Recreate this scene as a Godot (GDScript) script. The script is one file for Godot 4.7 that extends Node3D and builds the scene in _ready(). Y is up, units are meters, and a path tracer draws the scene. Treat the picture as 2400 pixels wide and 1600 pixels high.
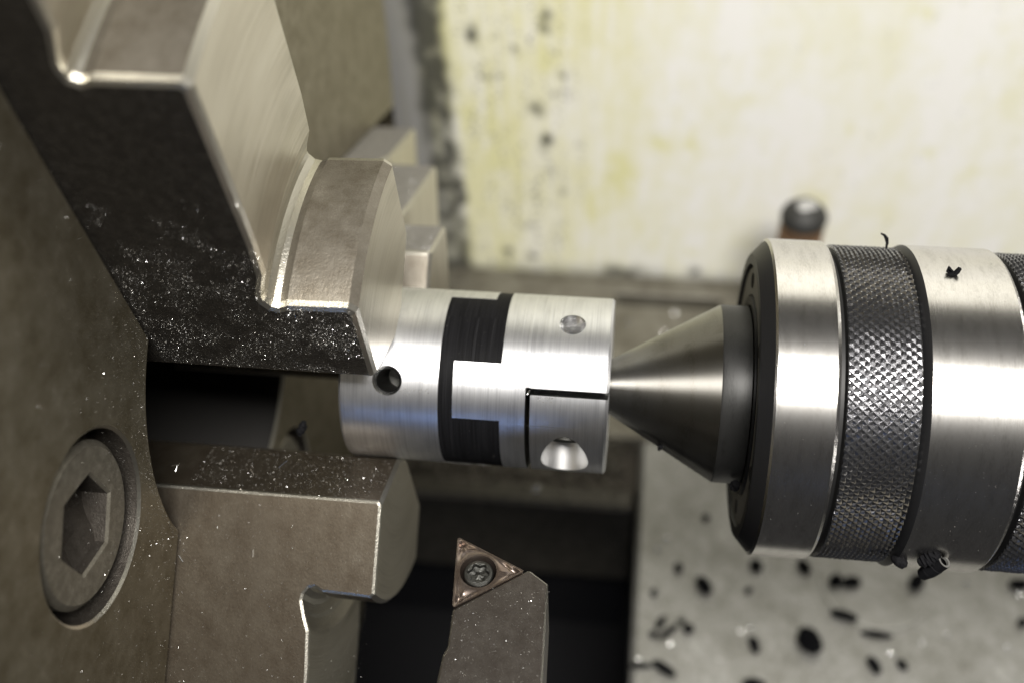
extends Node3D
# A work piece (two-hub shaft coupling) held between a three-jaw chuck and a live centre on a lathe, seen close up.
# All shapes are written in millimetres: x along the spindle, y up, z towards the operator; the spindle axis is y = z = 0.

const MM := 0.001
var M := {}
var used := {}
var rng := RandomNumberGenerator.new()


class MB:  # collects triangles, in millimetres
	var v := PackedVector3Array()
	var n := PackedVector3Array()
	var t := PackedVector2Array()

	func tri(a: Vector3, b: Vector3, c: Vector3, na: Vector3, nb: Vector3, nc: Vector3, ua := Vector2(), ub := Vector2(), uc := Vector2()) -> void:
		var g := (b - a).cross(c - a)
		if g.length_squared() < 1e-16:
			return
		if g.dot(na + nb + nc) > 0.0:
			v.append_array([a, c, b]); n.append_array([na, nc, nb]); t.append_array([ua, uc, ub])
		else:
			v.append_array([a, b, c]); n.append_array([na, nb, nc]); t.append_array([ua, ub, uc])

	func flat(a: Vector3, b: Vector3, c: Vector3, hint: Vector3, ua := Vector2(), ub := Vector2(), uc := Vector2()) -> void:
		var g := (b - a).cross(c - a).normalized()
		if g.dot(hint) < 0.0:
			g = -g
		tri(a, b, c, g, g, g, ua, ub, uc)

	func quad(a: Vector3, b: Vector3, c: Vector3, d: Vector3, hint: Vector3, ua := Vector2(), ub := Vector2(), uc := Vector2(), ud := Vector2()) -> void:
		flat(a, b, c, hint, ua, ub, uc)
		flat(a, c, d, hint, ua, uc, ud)

	func box(lo: Vector3, hi: Vector3, ch := 0.0) -> void:  # a box, its edges chamfered by ch
		var s := (hi - lo) * 0.5
		var m := (hi + lo) * 0.5
		for ax in 3:
			for sg in [-1.0, 1.0]:
				var h := Vector3(); h[ax] = sg
				var p := []
				for k in [[-1, -1], [1, -1], [1, 1], [-1, 1]]:
					var q := Vector3(); q[ax] = sg * s[ax]
					q[(ax + 1) % 3] = k[0] * (s[(ax + 1) % 3] - ch); q[(ax + 2) % 3] = k[1] * (s[(ax + 2) % 3] - ch)
					p.append(m + q)
				quad(p[0], p[1], p[2], p[3], h, uvp(p[0], ax), uvp(p[1], ax), uvp(p[2], ax), uvp(p[3], ax))
		if ch > 0.0:
			for ax in 3:
				var b1 := (ax + 1) % 3
				var b2 := (ax + 2) % 3
				for s1 in [-1.0, 1.0]:
					for s2 in [-1.0, 1.0]:
						var p := []
						for k in [[-1, 0], [1, 0], [1, 1], [-1, 1]]:
							var q := Vector3(); q[ax] = k[0] * (s[ax] - ch)
							q[b1] = s1 * (s[b1] - (ch if k[1] == 1 else 0.0)); q[b2] = s2 * (s[b2] - (ch if k[1] == 0 else 0.0))
							p.append(m + q)
						var h := Vector3(); h[b1] = s1; h[b2] = s2
						quad(p[0], p[1], p[2], p[3], h)
			for s0 in [-1.0, 1.0]:
				for s1 in [-1.0, 1.0]:
					for s2 in [-1.0, 1.0]:
						var g := Vector3(s0, s1, s2)
						var k := s - Vector3.ONE * ch
						flat(m + g * Vector3(s.x, k.y, k.z), m + g * Vector3(k.x, s.y, k.z), m + g * Vector3(k.x, k.y, s.z), g)

	func uvp(p: Vector3, ax: int) -> Vector2:
		return Vector2(p.y, p.z) * 0.01 if ax == 0 else Vector2(p.x, p.z) * 0.01 if ax == 1 else Vector2(p.x, p.y) * 0.01

	# profile of (x, r) turned round an axis; the solid lies on the right-hand side of the profile's way
	func lathe(prof: Array, seg := 160, xf := Transform3D(), a0 := 0.0, a1 := TAU) -> void:
		var k := prof.size()
		var ns := []
		for i in k - 1:
			var d: Vector2 = prof[i + 1] - prof[i]
			ns.append(Vector2(-d.y, d.x).normalized())
		var s := 0.0
		for i in k - 1:
			var p: Vector2 = prof[i]
			var q: Vector2 = prof[i + 1]
			var np: Vector2 = ns[i]
			var nq: Vector2 = ns[i]
			if i > 0 and ns[i - 1].dot(ns[i]) > 0.82:
				np = (ns[i - 1] + ns[i]).normalized()
			if i < k - 2 and ns[i + 1].dot(ns[i]) > 0.82:
				nq = (ns[i + 1] + ns[i]).normalized()
			var s1 := s + p.distance_to(q)
			for j in seg:
				var ta := a0 + (a1 - a0) * j / seg
				var tb := a0 + (a1 - a0) * (j + 1) / seg
				var ca := Vector3(0, cos(ta), sin(ta))
				var cb := Vector3(0, cos(tb), sin(tb))
				var X := Vector3(1, 0, 0)
				var r0 := maxf(p.y, q.y)
				var A := xf * (X * p.x + ca * p.y)
				var B := xf * (X * q.x + ca * q.y)
				var C := xf * (X * q.x + cb * q.y)
				var D := xf * (X * p.x + cb * p.y)
				var nA := xf.basis * (X * np.x + ca * np.y)
				var nB := xf.basis * (X * nq.x + ca * nq.y)
				var nC := xf.basis * (X * nq.x + cb * nq.y)
				var nD := xf.basis * (X * np.x + cb * np.y)
				var uA := Vector2(s, ta * r0) * 0.01
				var uB := Vector2(s1, ta * r0) * 0.01
				var uC := Vector2(s1, tb * r0) * 0.01
				var uD := Vector2(s, tb * r0) * 0.01
				tri(A, B, C, nA, nB, nC, uA, uB, uC)
				tri(A, C, D, nA, nC, nD, uA, uC, uD)
			s = s1

	# patch of the cylinder of radius R about the x axis, cut away where keep.call(point) < 0
	func drum(x0: float, x1: float, t0: float, t1: float, R: float, step: float, keep: Callable) -> void:
		var nx := maxi(1, ceili((x1 - x0) / step))
		var nt := maxi(1, ceili((t1 - t0) * R / step))
		var f := PackedFloat32Array(); f.resize((nx + 1) * (nt + 1))
		var pts := PackedVector3Array(); pts.resize((nx + 1) * (nt + 1))
		for j in nt + 1:
			var th := t0 + (t1 - t0) * j / nt
			for i in nx + 1:
				var p := Vector3(x0 + (x1 - x0) * i / nx, R * cos(th), R * sin(th))
				pts[j * (nx + 1) + i] = p
				f[j * (nx + 1) + i] = keep.call(p)
		for j in nt:
			for i in nx:
				var a := j * (nx + 1) + i
				_cut([a, a + 1, a + nx + 2], pts, f, R)
				_cut([a, a + nx + 2, a + nx + 1], pts, f, R)

	func _cut(id: Array, pts: PackedVector3Array, f: PackedFloat32Array, R: float) -> void:
		var o := []
		for k in 3:
			var a: int = id[k]
			var b: int = id[(k + 1) % 3]
			if f[a] >= 0.0:
				o.append(pts[a])
			if (f[a] >= 0.0) != (f[b] >= 0.0):
				o.append(pts[a].lerp(pts[b], f[a] / (f[a] - f[b])))
		for k in range(1, o.size() - 1):
			var q := [o[0], o[k], o[k + 1]]
			var nn := []
			var uu := []
			for p in q:
				var rad := Vector3(0, p.y, p.z).normalized()
				nn.append(rad)
				var th := atan2(p.z, p.y)
				if th < -2.5:
					th += TAU
				uu.append(Vector2(p.x, th * R) * 0.01)
			tri(q[0], q[1], q[2], nn[0], nn[1], nn[2], uu[0], uu[1], uu[2])


# ---------------------------------------------------------------- naming
func numbered(called: String) -> String:
	if not used.has(called):
		used[called] = 0
		return called
	used[called] += 1
	return "%s_%03d" % [called, used[called]]


func thing(called: String, label: String, category: String, at: Vector3, group := "") -> Node3D:
	var o := Node3D.new()
	o.name = numbered(called)
	add_child(o)
	o.position = at * MM
	o.set_meta("label", label)
	o.set_meta("category", category)
	if group:
		o.set_meta("group", group)
	return o


func base_of(o: Node) -> Vector3:
	var p := Vector3()
	while o is Node3D and o != self:
		p += o.position
		o = o.get_parent()
	return p


func to_mesh(parts: Array, off: Vector3) -> ArrayMesh:
	var m := ArrayMesh.new()
	for pm in parts:
		var b: MB = pm[0]
		if b.v.is_empty():
			continue
		var a := []
		a.resize(Mesh.ARRAY_MAX)
		var w := PackedVector3Array()
		w.resize(b.v.size())
		for i in b.v.size():
			w[i] = b.v[i] * MM - off
		a[Mesh.ARRAY_VERTEX] = w
		a[Mesh.ARRAY_NORMAL] = b.n
		a[Mesh.ARRAY_TEX_UV] = b.t
		m.add_surface_from_arrays(Mesh.PRIMITIVE_TRIANGLES, a)
		m.surface_set_material(m.get_surface_count() - 1, pm[1])
	return m


func part(called: String, parts: Array, parent: Node, label := "") -> MeshInstance3D:  # parts: [[MB, material], ...]
	var o := MeshInstance3D.new()
	o.name = called if parent != self else numbered(called)
	o.mesh = to_mesh(parts, base_of(parent))
	o.cast_shadow = GeometryInstance3D.SHADOW_CASTING_SETTING_ON
	parent.add_child(o, true)
	if label:
		o.set_meta("label", label)
	return o


# ---------------------------------------------------------------- materials
func noise_img(w: int, h: int, fx: float, fy: float, oct: int, sd: int, type := FastNoiseLite.TYPE_SIMPLEX_SMOOTH) -> PackedFloat32Array:
	# values 0..1, repeating at the borders, with fx and fy periods across the picture
	var no := FastNoiseLite.new()
	no.seed = sd
	no.noise_type = type
	no.frequency = 1.0
	no.fractal_octaves = oct
	var out := PackedFloat32Array()
	out.resize(w * h)
	var lo := 9.0
	var hi := -9.0
	for y in h:
		for x in w:
			var u := float(x) / w
			var q := float(y) / h
			var a := no.get_noise_3d(u * fx, q * fy, 0.0)
			var bx := smoothstep(0.82, 1.0, u)
			var by := smoothstep(0.82, 1.0, q)
			if bx > 0.0:
				a = lerpf(a, no.get_noise_3d((u - 1.0) * fx, q * fy, 0.0), bx)
			if by > 0.0:
				var c := no.get_noise_3d(u * fx, (q - 1.0) * fy, 0.0)
				if bx > 0.0:
					c = lerpf(c, no.get_noise_3d((u - 1.0) * fx, (q - 1.0) * fy, 0.0), bx)
				a = lerpf(a, c, by)
			out[y * w + x] = a
			lo = minf(lo, a)
			hi = maxf(hi, a)
	for i in w * h:
		out[i] = (out[i] - lo) / (hi - lo)
	return out


func tex_grey(a: PackedFloat32Array, w: int, h: int) -> ImageTexture:
	var by := PackedByteArray()
	by.resize(w * h)
	for i in w * h:
		by[i] = clampi(int(a[i] * 255.0), 0, 255)
	return ImageTexture.create_from_image(Image.create_from_data(w, h, false, Image.FORMAT_L8, by))


func tex_ramp(a: PackedFloat32Array, w: int, h: int, cols: Array) -> ImageTexture:  # linear colours, spread evenly over 0..1
	var by := PackedByteArray()
	by.resize(w * h * 3)
	var k := cols.size() - 1
	for i in w * h:
		var f := clampf(a[i], 0.0, 0.9999) * k
		var c: Color = (cols[int(f)] as Color).lerp(cols[int(f) + 1], f - int(f)).linear_to_srgb()
		by[i * 3] = c.r8
		by[i * 3 + 1] = c.g8
		by[i * 3 + 2] = c.b8
	return ImageTexture.create_from_image(Image.create_from_data(w, h, false, Image.FORMAT_RGB8, by))


func mat(called: String, col: Color, rough: float, metal: float) -> StandardMaterial3D:
	var m := StandardMaterial3D.new()
	m.resource_name = called
	m.albedo_color = col.linear_to_srgb()
	m.roughness = rough
	m.metallic = metal
	m.cull_mode = BaseMaterial3D.CULL_DISABLED
	M[called] = m
	return m


func tri_uv(m: StandardMaterial3D, mm: float) -> void:  # the texture repeats every mm millimetres on all sides
	m.uv1_triplanar = true
	m.uv1_scale = Vector3.ONE * (1000.0 / mm)


func bump(m: StandardMaterial3D, t: Texture2D, depth_mm: float) -> void:
	m.heightmap_enabled = true
	m.heightmap_texture = t
	m.heightmap_scale = depth_mm * 0.1


func mix_maps(a: PackedFloat32Array, b: PackedFloat32Array, k: float) -> PackedFloat32Array:
	var o := PackedFloat32Array()
	o.resize(a.size())
	for i in a.size():
		o[i] = clampf(a[i] * (1.0 - k) + b[i] * k, 0.0, 1.0)
	return o


func make_materials() -> void:
	var W := 512
	var blot := noise_img(W, W, 5, 5, 5, 11)
	var grain := noise_img(W, W, 110, 110, 2, 12)
	var grain2 := noise_img(W, W, 46, 46, 3, 13)
	var mott := noise_img(W, W, 14, 14, 4, 14)
	# fine turned lines: change along u, run along v
	var lines := noise_img(W, W, 190, 5, 3, 15)
	var wide := noise_img(W, W, 46, 3, 3, 16)
	var lin := mix_maps(lines, wide, 0.3)
	var t_lin := tex_grey(lin, W, W)
	var t_grain := tex_grey(mix_maps(grain, grain2, 0.5), W, W)
	var t_grain_soft := tex_grey(mix_maps(grain, blot, 0.4), W, W)
	var rb := PackedFloat32Array(); rb.resize(W * W)

	var m := mat("aluminium", Color(0.87, 0.88, 0.89), 0.45, 1.0)
	m.uv1_scale = Vector3(4.2, 1.0, 1)
	bump(m, t_lin, 0.028)
	m.albedo_texture = tex_ramp(mix_maps(lin, mott, 0.35), W, W, [Color(0.5, 0.5, 0.52), Color(0.86, 0.86, 0.88), Color(1, 1, 1)])
	m.anisotropy_enabled = true
	m.anisotropy = 0.55

	m = mat("aluminium_plain", Color(0.88, 0.88, 0.88), 0.36, 1.0)
	m = mat("aluminium_thread", Color(0.75, 0.75, 0.75), 0.22, 1.0)

	m = mat("plastic_black", Color(1, 1, 1), 0.52, 0.0)
	m.albedo_texture = tex_ramp(mix_maps(lin, lines, 0.5), W, W, [Color(0.002, 0.002, 0.002), Color(0.0045, 0.0045, 0.005), Color(0.008, 0.008, 0.009), Color(0.02, 0.02, 0.021)])
	m.metallic_specular = 0.16
	m.uv1_scale = Vector3(4.2, 1.0, 1)
	bump(m, t_lin, 0.03)

	m = mat("steel_ground", Color(0.66, 0.65, 0.63), 0.27, 1.0)
	m.uv1_scale = Vector3(5.0, 1.2, 1)
	bump(m, t_lin, 0.012)
	m.albedo_texture = tex_ramp(mix_maps(grain, mott, 0.5), W, W, [Color(0.6, 0.59, 0.57), Color(0.92, 0.91, 0.9), Color(1, 1, 1)])
	m.anisotropy_enabled = true
	m.anisotropy = 0.45

	m = mat("steel_cone", Color(0.31, 0.305, 0.29), 0.37, 1.0)
	m.anisotropy_enabled = true
	m.anisotropy = 0.95
	m.uv1_scale = Vector3(5.0, 1.2, 1)
	bump(m, t_lin, 0.008)
	m.albedo_texture = tex_ramp(mix_maps(blot, grain, 0.4), W, W, [Color(0.55, 0.54, 0.5), Color(0.95, 0.94, 0.92), Color(1, 1, 1)])

	m = mat("steel_collar", Color(0.03, 0.03, 0.03), 0.42, 0.6)
	m.uv1_scale = Vector3(5.0, 1.2, 1)
	m.albedo_texture = tex_ramp(mix_maps(mott, grain, 0.5), W, W, [Color(0.35, 0.34, 0.33), Color(0.95, 0.95, 0.93), Color(1, 1, 1)])
	m = mat("steel_dark", Color(0.016, 0.016, 0.017), 0.4, 0.3)
	m.metallic_specular = 0.3
	m.uv1_scale = Vector3(3.0, 1.0, 1)
	bump(m, t_lin, 0.01)
	m = mat("seal_grey", Color(0.16, 0.155, 0.14), 0.5, 0.4)
	m = mat("knurl", Color(0.34, 0.34, 0.35), 0.24, 1.0)
	m = mat("knurl_floor", Color(0.015, 0.015, 0.015), 0.5, 0.5)

	# worn brown chuck steel
	var ch := mix_maps(mix_maps(blot, mott, 0.5), grain, 0.25)
	m = mat("chuck_steel", Color(1, 1, 1), 0.46, 0.85)
	m.albedo_texture = tex_ramp(ch, W, W, [Color(0.085, 0.068, 0.042), Color(0.155, 0.134, 0.09), Color(0.225, 0.203, 0.152), Color(0.4, 0.38, 0.32)])
	tri_uv(m, 34)
	bump(m, t_grain_soft, 0.03)
	m = mat("jaw_flank", Color(1, 1, 1), 0.4, 0.85)
	m.albedo_texture = tex_ramp(mix_maps(mix_maps(mott, blot, 0.6), grain, 0.35), W, W, [Color(0.035, 0.026, 0.018), Color(0.07, 0.056, 0.041), Color(0.105, 0.09, 0.07), Color(0.19, 0.175, 0.145)])
	tri_uv(m, 26)
	bump(m, t_grain, 0.022)
	m = mat("jaw_rough", Color(1, 1, 1), 0.38, 0.8)
	m.albedo_texture = tex_ramp(mix_maps(mott, grain, 0.6), W, W, [Color(0.02, 0.018, 0.016), Color(0.055, 0.05, 0.044), Color(0.14, 0.13, 0.115)])
	tri_uv(m, 22)
	bump(m, t_grain, 0.16)
	m = mat("jaw_turned", Color(0.66, 0.63, 0.55), 0.33, 1.0)
	m.uv1_scale = Vector3(2.6, 0.8, 1)
	bump(m, t_lin, 0.06)
	m.albedo_texture = tex_ramp(mix_maps(lin, blot, 0.5), W, W, [Color(0.5, 0.48, 0.43), Color(0.85, 0.83, 0.8), Color(1, 1, 1)])
	m = mat("jaw_side", Color(1, 1, 1), 0.5, 0.9)
	m.albedo_texture = tex_ramp(mix_maps(mix_maps(mott, blot, 0.6), grain, 0.35), W, W, [Color(0.09, 0.075, 0.055), Color(0.17, 0.15, 0.12), Color(0.25, 0.23, 0.195), Color(0.42, 0.4, 0.35)])
	tri_uv(m, 24)
	bump(m, t_grain, 0.05)
	m = mat("jaw_dusty", Color(1, 1, 1), 0.55, 0.55)
	m.albedo_texture = tex_ramp(mix_maps(mott, grain2, 0.6), W, W, [Color(0.1, 0.095, 0.085), Color(0.24, 0.23, 0.215), Color(0.42, 0.41, 0.39)])
	tri_uv(m, 24)
	bump(m, t_grain, 0.1)
	m = mat("jaw_edge", Color(0.5, 0.48, 0.42), 0.36, 1.0)
	tri_uv(m, 14)
	bump(m, t_grain, 0.06)
	m = mat("screw_steel", Color(1, 1, 1), 0.5, 0.75)
	m.albedo_texture = tex_ramp(mix_maps(mott, grain, 0.5), W, W, [Color(0.1, 0.09, 0.072), Color(0.2, 0.185, 0.15), Color(0.36, 0.345, 0.3)])
	tri_uv(m, 20)
	bump(m, t_grain, 0.05)
	m = mat("recess_steel", Color(1, 1, 1), 0.55, 0.7)  # grime plus painted shade: darker steel for recesses and the strip under the coupling
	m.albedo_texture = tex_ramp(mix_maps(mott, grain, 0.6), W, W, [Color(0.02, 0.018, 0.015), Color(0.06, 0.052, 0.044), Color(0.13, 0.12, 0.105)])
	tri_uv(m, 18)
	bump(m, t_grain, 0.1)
	m = mat("bore_dark", Color(0.012, 0.011, 0.01), 0.8, 0.2)  # near-black puts the shade inside bore, slots and holes into the colour

	m = mat("holder", Color(1, 1, 1), 0.4, 0.8)
	m.albedo_texture = tex_ramp(mix_maps(mix_maps(mott, blot, 0.4), grain, 0.4), W, W, [Color(0.045, 0.036, 0.031), Color(0.08, 0.07, 0.062), Color(0.14, 0.128, 0.117)])
	tri_uv(m, 22)
	bump(m, t_grain, 0.02)
	m = mat("carbide", Color(1, 1, 1), 0.27, 0.9)
	m.albedo_texture = tex_ramp(mix_maps(blot, mott, 0.4), W, W, [Color(0.11, 0.08, 0.064), Color(0.18, 0.142, 0.12), Color(0.27, 0.235, 0.215)])
	tri_uv(m, 13)
	bump(m, t_grain, 0.006)
	m = mat("screw_dark", Color(0.06, 0.06, 0.056), 0.38, 0.9)
	tri_uv(m, 6)
	bump(m, t_grain, 0.05)

	m = mat("bed_steel", Color(1, 1, 1), 0.38, 0.4)
	m.albedo_texture = tex_ramp(mix_maps(mix_maps(blot, mott, 0.45), grain2, 0.4), W, W, [Color(0.08, 0.075, 0.06), Color(0.18, 0.178, 0.16), Color(0.27, 0.268, 0.255), Color(0.55, 0.55, 0.52)])
	tri_uv(m, 70)
	bump(m, t_grain_soft, 0.08)
	m = mat("bed_rear", Color(1, 1, 1), 0.5, 0.3)
	m.albedo_texture = tex_ramp(mix_maps(blot, mott, 0.5), W, W, [Color(0.06, 0.052, 0.036), Color(0.14, 0.13, 0.102), Color(0.23, 0.22, 0.185)])
	tri_uv(m, 60)
	m = mat("rail_shaded", Color(1, 1, 1), 0.5, 0.3)  # rail colour darkened for the shadow of the coupling over it
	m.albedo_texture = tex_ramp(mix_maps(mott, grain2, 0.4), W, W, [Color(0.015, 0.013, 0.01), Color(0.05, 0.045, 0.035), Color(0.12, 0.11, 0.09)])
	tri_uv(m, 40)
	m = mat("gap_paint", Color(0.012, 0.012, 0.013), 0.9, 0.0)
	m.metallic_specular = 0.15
	m = mat("chip_black", Color(0.008, 0.008, 0.009), 0.45, 0.0)
	m.metallic_specular = 0.12
	bump(m, t_grain, 0.1)
	tri_uv(m, 5)
	m = mat("swarf_bright", Color(0.85, 0.85, 0.85), 0.25, 1.0)
	m = mat("grit_dull", Color(0.3, 0.29, 0.27), 0.45, 0.85)
	m = mat("swarf_grey", Color(0.4, 0.4, 0.38), 0.4, 0.8)
	m = mat("brass", Color(0.26, 0.16, 0.095), 0.5, 0.6)
	m = mat("rubber", Color(0.025, 0.025, 0.023), 0.6, 0.0)
	m = mat("knob_white", Color(0.75, 0.75, 0.74), 0.35, 0.0)
	m = mat("zinc", Color(0.4, 0.4, 0.39), 0.6, 0.2)


# ---------------------------------------------------------------- the cream panel behind, with its stains and the chuck's painted shade
func panel_texture(x0: float, y0: float, wmm: float, hmm: float, W: int, H: int) -> ImageTexture:
	var no := FastNoiseLite.new(); no.seed = 5; no.frequency = 1.0; no.fractal_octaves = 4
	var nb := FastNoiseLite.new(); nb.seed = 9; nb.frequency = 1.0; nb.fractal_octaves = 3
	var spots := [[-45.1, -34.9, 2.2, 3.0, 1.0], [-25.7, -32.7, 2.3, 2.4, 0.9], [-33.3, -38.9, 1.3, 1.3, 0.5], [-39.7, -47.5, 2.4, 1.4, 0.5], [-28.2, -57.4, 3.0, 2.2, 0.55],
		[-26.6, -60.3, 2.0, 1.8, 0.4], [-24.7, -68.2, 1.7, 2.4, 1.0], [-26.5, -74.0, 1.3, 3.4, 0.55], [-51.3, -90.0, 1.5, 4.6, 0.8], [-34.1, -85.7, 1.5, 1.5, 0.4], [-22.4, -96.3, 1.3, 4.0, 0.6],
		[-20.4, -46.3, 1.6, 1.4, 0.4], [-22.8, -52.9, 1.5, 1.3, 0.45], [-24.5, -28.0, 2.0, 2.0, 0.6], [-20.5, -87.1, 1.3, 1.6, 0.45], [-37.9, -34.8, 1.1, 1.4, 0.3], [-31.0, -101.0, 3.0, 1.6, 0.4], [-44.5, -104.0, 1.6, 2.0, 0.45],
		[-23.0, -80.0, 1.4, 3.0, 0.35], [-38.0, -112.0, 2.2, 2.6, 0.7], [-30.0, -114.0, 2.0, 2.0, 0.7], [22.0, -117.0, 2.4, 2.2, 0.8], [-2.0, -118.0, 9.0, 3.0, 0.6]]
	var yel := [[7.5, -68.7, 2.6, 3.6, 0.8], [-3.3, -79.6, 3.2, 6.0, 0.9], [-46.7, -61.2, 4.0, 6.0, 0.5], [-23.5, -41.4, 4.0, 4.0, 0.5], [-10.3, -35.7, 2.4, 3.0, 0.5], [59.5, -59.3, 4.0, 3.0, 0.6],
		[29.3, -52.6, 2.4, 3.0, 0.6], [70.0, -24.9, 2.0, 1.6, 0.6], [71.9, -50.8, 2.0, 2.0, 0.5], [81.7, -67.0, 1.6, 1.8, 0.7], [94.0, -75.4, 3.0, 6.0, 0.5], [53.3, -85.6, 5.0, 3.0, 0.5], [15.5, -66.8, 3.4, 4.0, 0.6],
		[-12.0, -95.0, 3.0, 10.0, 0.5], [3.5, -97.0, 2.6, 7.0, 0.5], [-40.0, -75.0, 4.0, 12.0, 0.4], [19.0, -108.0, 2.0, 2.0, 0.9]]
	var by := PackedByteArray()
	by.resize(W * H * 3)
	for j in H:
		for i in W:
			var X := x0 + wmm * i / W
			var Y := y0 + hmm * (1.0 - float(j) / H)
			var a := no.get_noise_2d(X / 20.0, Y / 70.0)
			var b := nb.get_noise_2d(X / 7.0 + 50.0, Y / 9.0)
			var streak := nb.get_noise_2d(X / 3.5, Y / 60.0 + 30.0)
			var left := smoothstep(40.0, -50.0, X)
			var yl := clampf(0.14 + 0.42 * a + 0.2 * b + 0.52 * left + 0.6 * streak * left, 0.0, 1.0)
			for s in yel:
				var dx: float = (X - s[0]) / s[2]
				var dy: float = (Y - s[1]) / s[3]
				var d := dx * dx + dy * dy
				if d < 5.0:
					yl += s[4] * exp(-d) * (0.7 + b)
			var c := Color(0.86, 0.855, 0.82).lerp(Color(0.74, 0.72, 0.42), clampf(yl, 0.0, 1.0))
			var dk := 0.0
			for s in spots:
				var dx: float = (X - s[0] + 0.9 * b) / s[2]
				var dy: float = (Y - s[1] + 1.2 * a) / s[3]
				var d := dx * dx + dy * dy
				if d < 4.0:
					dk += s[4] * exp(-d * 1.2) * clampf(0.7 + 2.2 * b, 0.0, 1.3)
			var sp := nb.get_noise_2d(X / 1.1 + 200.0, Y / 1.6) + 0.5 * nb.get_noise_2d(X / 5.0, Y / 22.0 + 90.0)
			dk += smoothstep(0.42, 0.62, sp) * smoothstep(-8.0, -24.0, X) * smoothstep(-60.0, -45.0, X) * 0.75
			dk += smoothstep(0.66, 0.8, sp) * 0.3
			# the dirty vertical band of oil and fine swarf
			var bc := -56.9 - 0.02 * (Y + 40.0) + 1.4 * no.get_noise_2d(3.0, Y / 14.0)
			var bw := 4.6 + 0.9 * no.get_noise_2d(70.0, Y / 10.0)
			dk += smoothstep(bw + 2.0, bw - 2.4, absf(X - bc)) * clampf(0.95 + 0.4 * b + 0.3 * a, 0.45, 1.0)
			# darker along the foot of the panel
			dk += smoothstep(-114.0, -121.0, Y + 2.0 * b) * 0.45
			var chuck_shade := smoothstep(-57.0, -61.0, X)  # shadow of the chuck, painted blue-grey on the panel's left part
			c = c.lerp(Color(0.2, 0.2, 0.225), 0.85 * chuck_shade)
			c = c.lerp(Color(0.05, 0.05, 0.043), clampf(dk, 0.0, 0.95))
			c = c.linear_to_srgb()
			var at := (j * W + i) * 3
			by[at] = c.r8; by[at + 1] = c.g8; by[at + 2] = c.b8
	return ImageTexture.create_from_image(Image.create_from_data(W, H, false, Image.FORMAT_RGB8, by))


func build_panel() -> void:
	var t := thing("splash_panel", "cream painted metal panel with oil streaks and a dark dirty band behind the lathe", "panel", Vector3(100, -121, -152))
	var x0 := -260.0; var x1 := 460.0; var y0 := -121.0; var y1 := 250.0
	var m := mat("cream_paint", Color(1, 1, 1), 0.42, 0.0)
	m.albedo_texture = panel_texture(x0, y0, x1 - x0, y1 - y0, 1440, 742)
	var b := MB.new()
	b.quad(Vector3(x0, y0, -152), Vector3(x1, y0, -152), Vector3(x1, y1, -152), Vector3(x0, y1, -152), Vector3(0, 0, 1), Vector2(0, 1), Vector2(1, 1), Vector2(1, 0), Vector2(0, 0))
	var r := MB.new()
	r.box(Vector3(x0, y0, -155), Vector3(x1, y1, -152.01))
	part("sheet", [[b, m], [r, M.knob_white]], t)


# ---------------------------------------------------------------- the bed
func build_bed() -> void:
	var t := thing("lathe_bed", "grey steel lathe bed with a deep dark gap under the chuck", "lathe bed", Vector3(0, -200, -60))
	var b := MB.new()
	b.box(Vector3(7.2, -150, -85.9), Vector3(330, -120, 30), 1.2)
	part("bed_plate", [[b, M.bed_steel]], t)
	b = MB.new()
	b.box(Vector3(-260, -150, -152), Vector3(330, -120.0, -143.6), 0.4)
	b.box(Vector3(-260, -150, -143.6), Vector3(-3, -120.02, -138.4), 0.0)
	b.box(Vector3(30, -150, -143.6), Vector3(330, -120.02, -138.4), 0.0)
	b.box(Vector3(-260, -150, -138.4), Vector3(330, -120.04, -86), 0.4)
	b.box(Vector3(-3, -150, -143.6), Vector3(30, -134, -138.4), 0.0)
	part("rear_way", [[b, M.bed_rear]], t)
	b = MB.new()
	b.box(Vector3(-260, -150, -85.9), Vector3(7.1, -124, -70), 0.0)  # dark sunken strip added for the coupling's shadow on the bed
	part("shadow_strip", [[b, M.recess_steel]], t)
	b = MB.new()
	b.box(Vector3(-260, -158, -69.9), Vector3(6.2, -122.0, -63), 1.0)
	part("gap_rail", [[b, M.rail_shaded]], t)
	b = MB.new()
	b.box(Vector3(-260, -215, -140), Vector3(330, -205, 75), 0.0)
	part("gap_floor", [[b, M.gap_paint]], t)
	b = MB.new()
	b.box(Vector3(-260, -204.9, -90), Vector3(5.4, -150.1, -74), 0.0)
	b.box(Vector3(9, -204.9, -90), Vector3(30, -150.1, 75), 0.0)
	part("gap_wall", [[b, M.gap_paint]], t)


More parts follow.
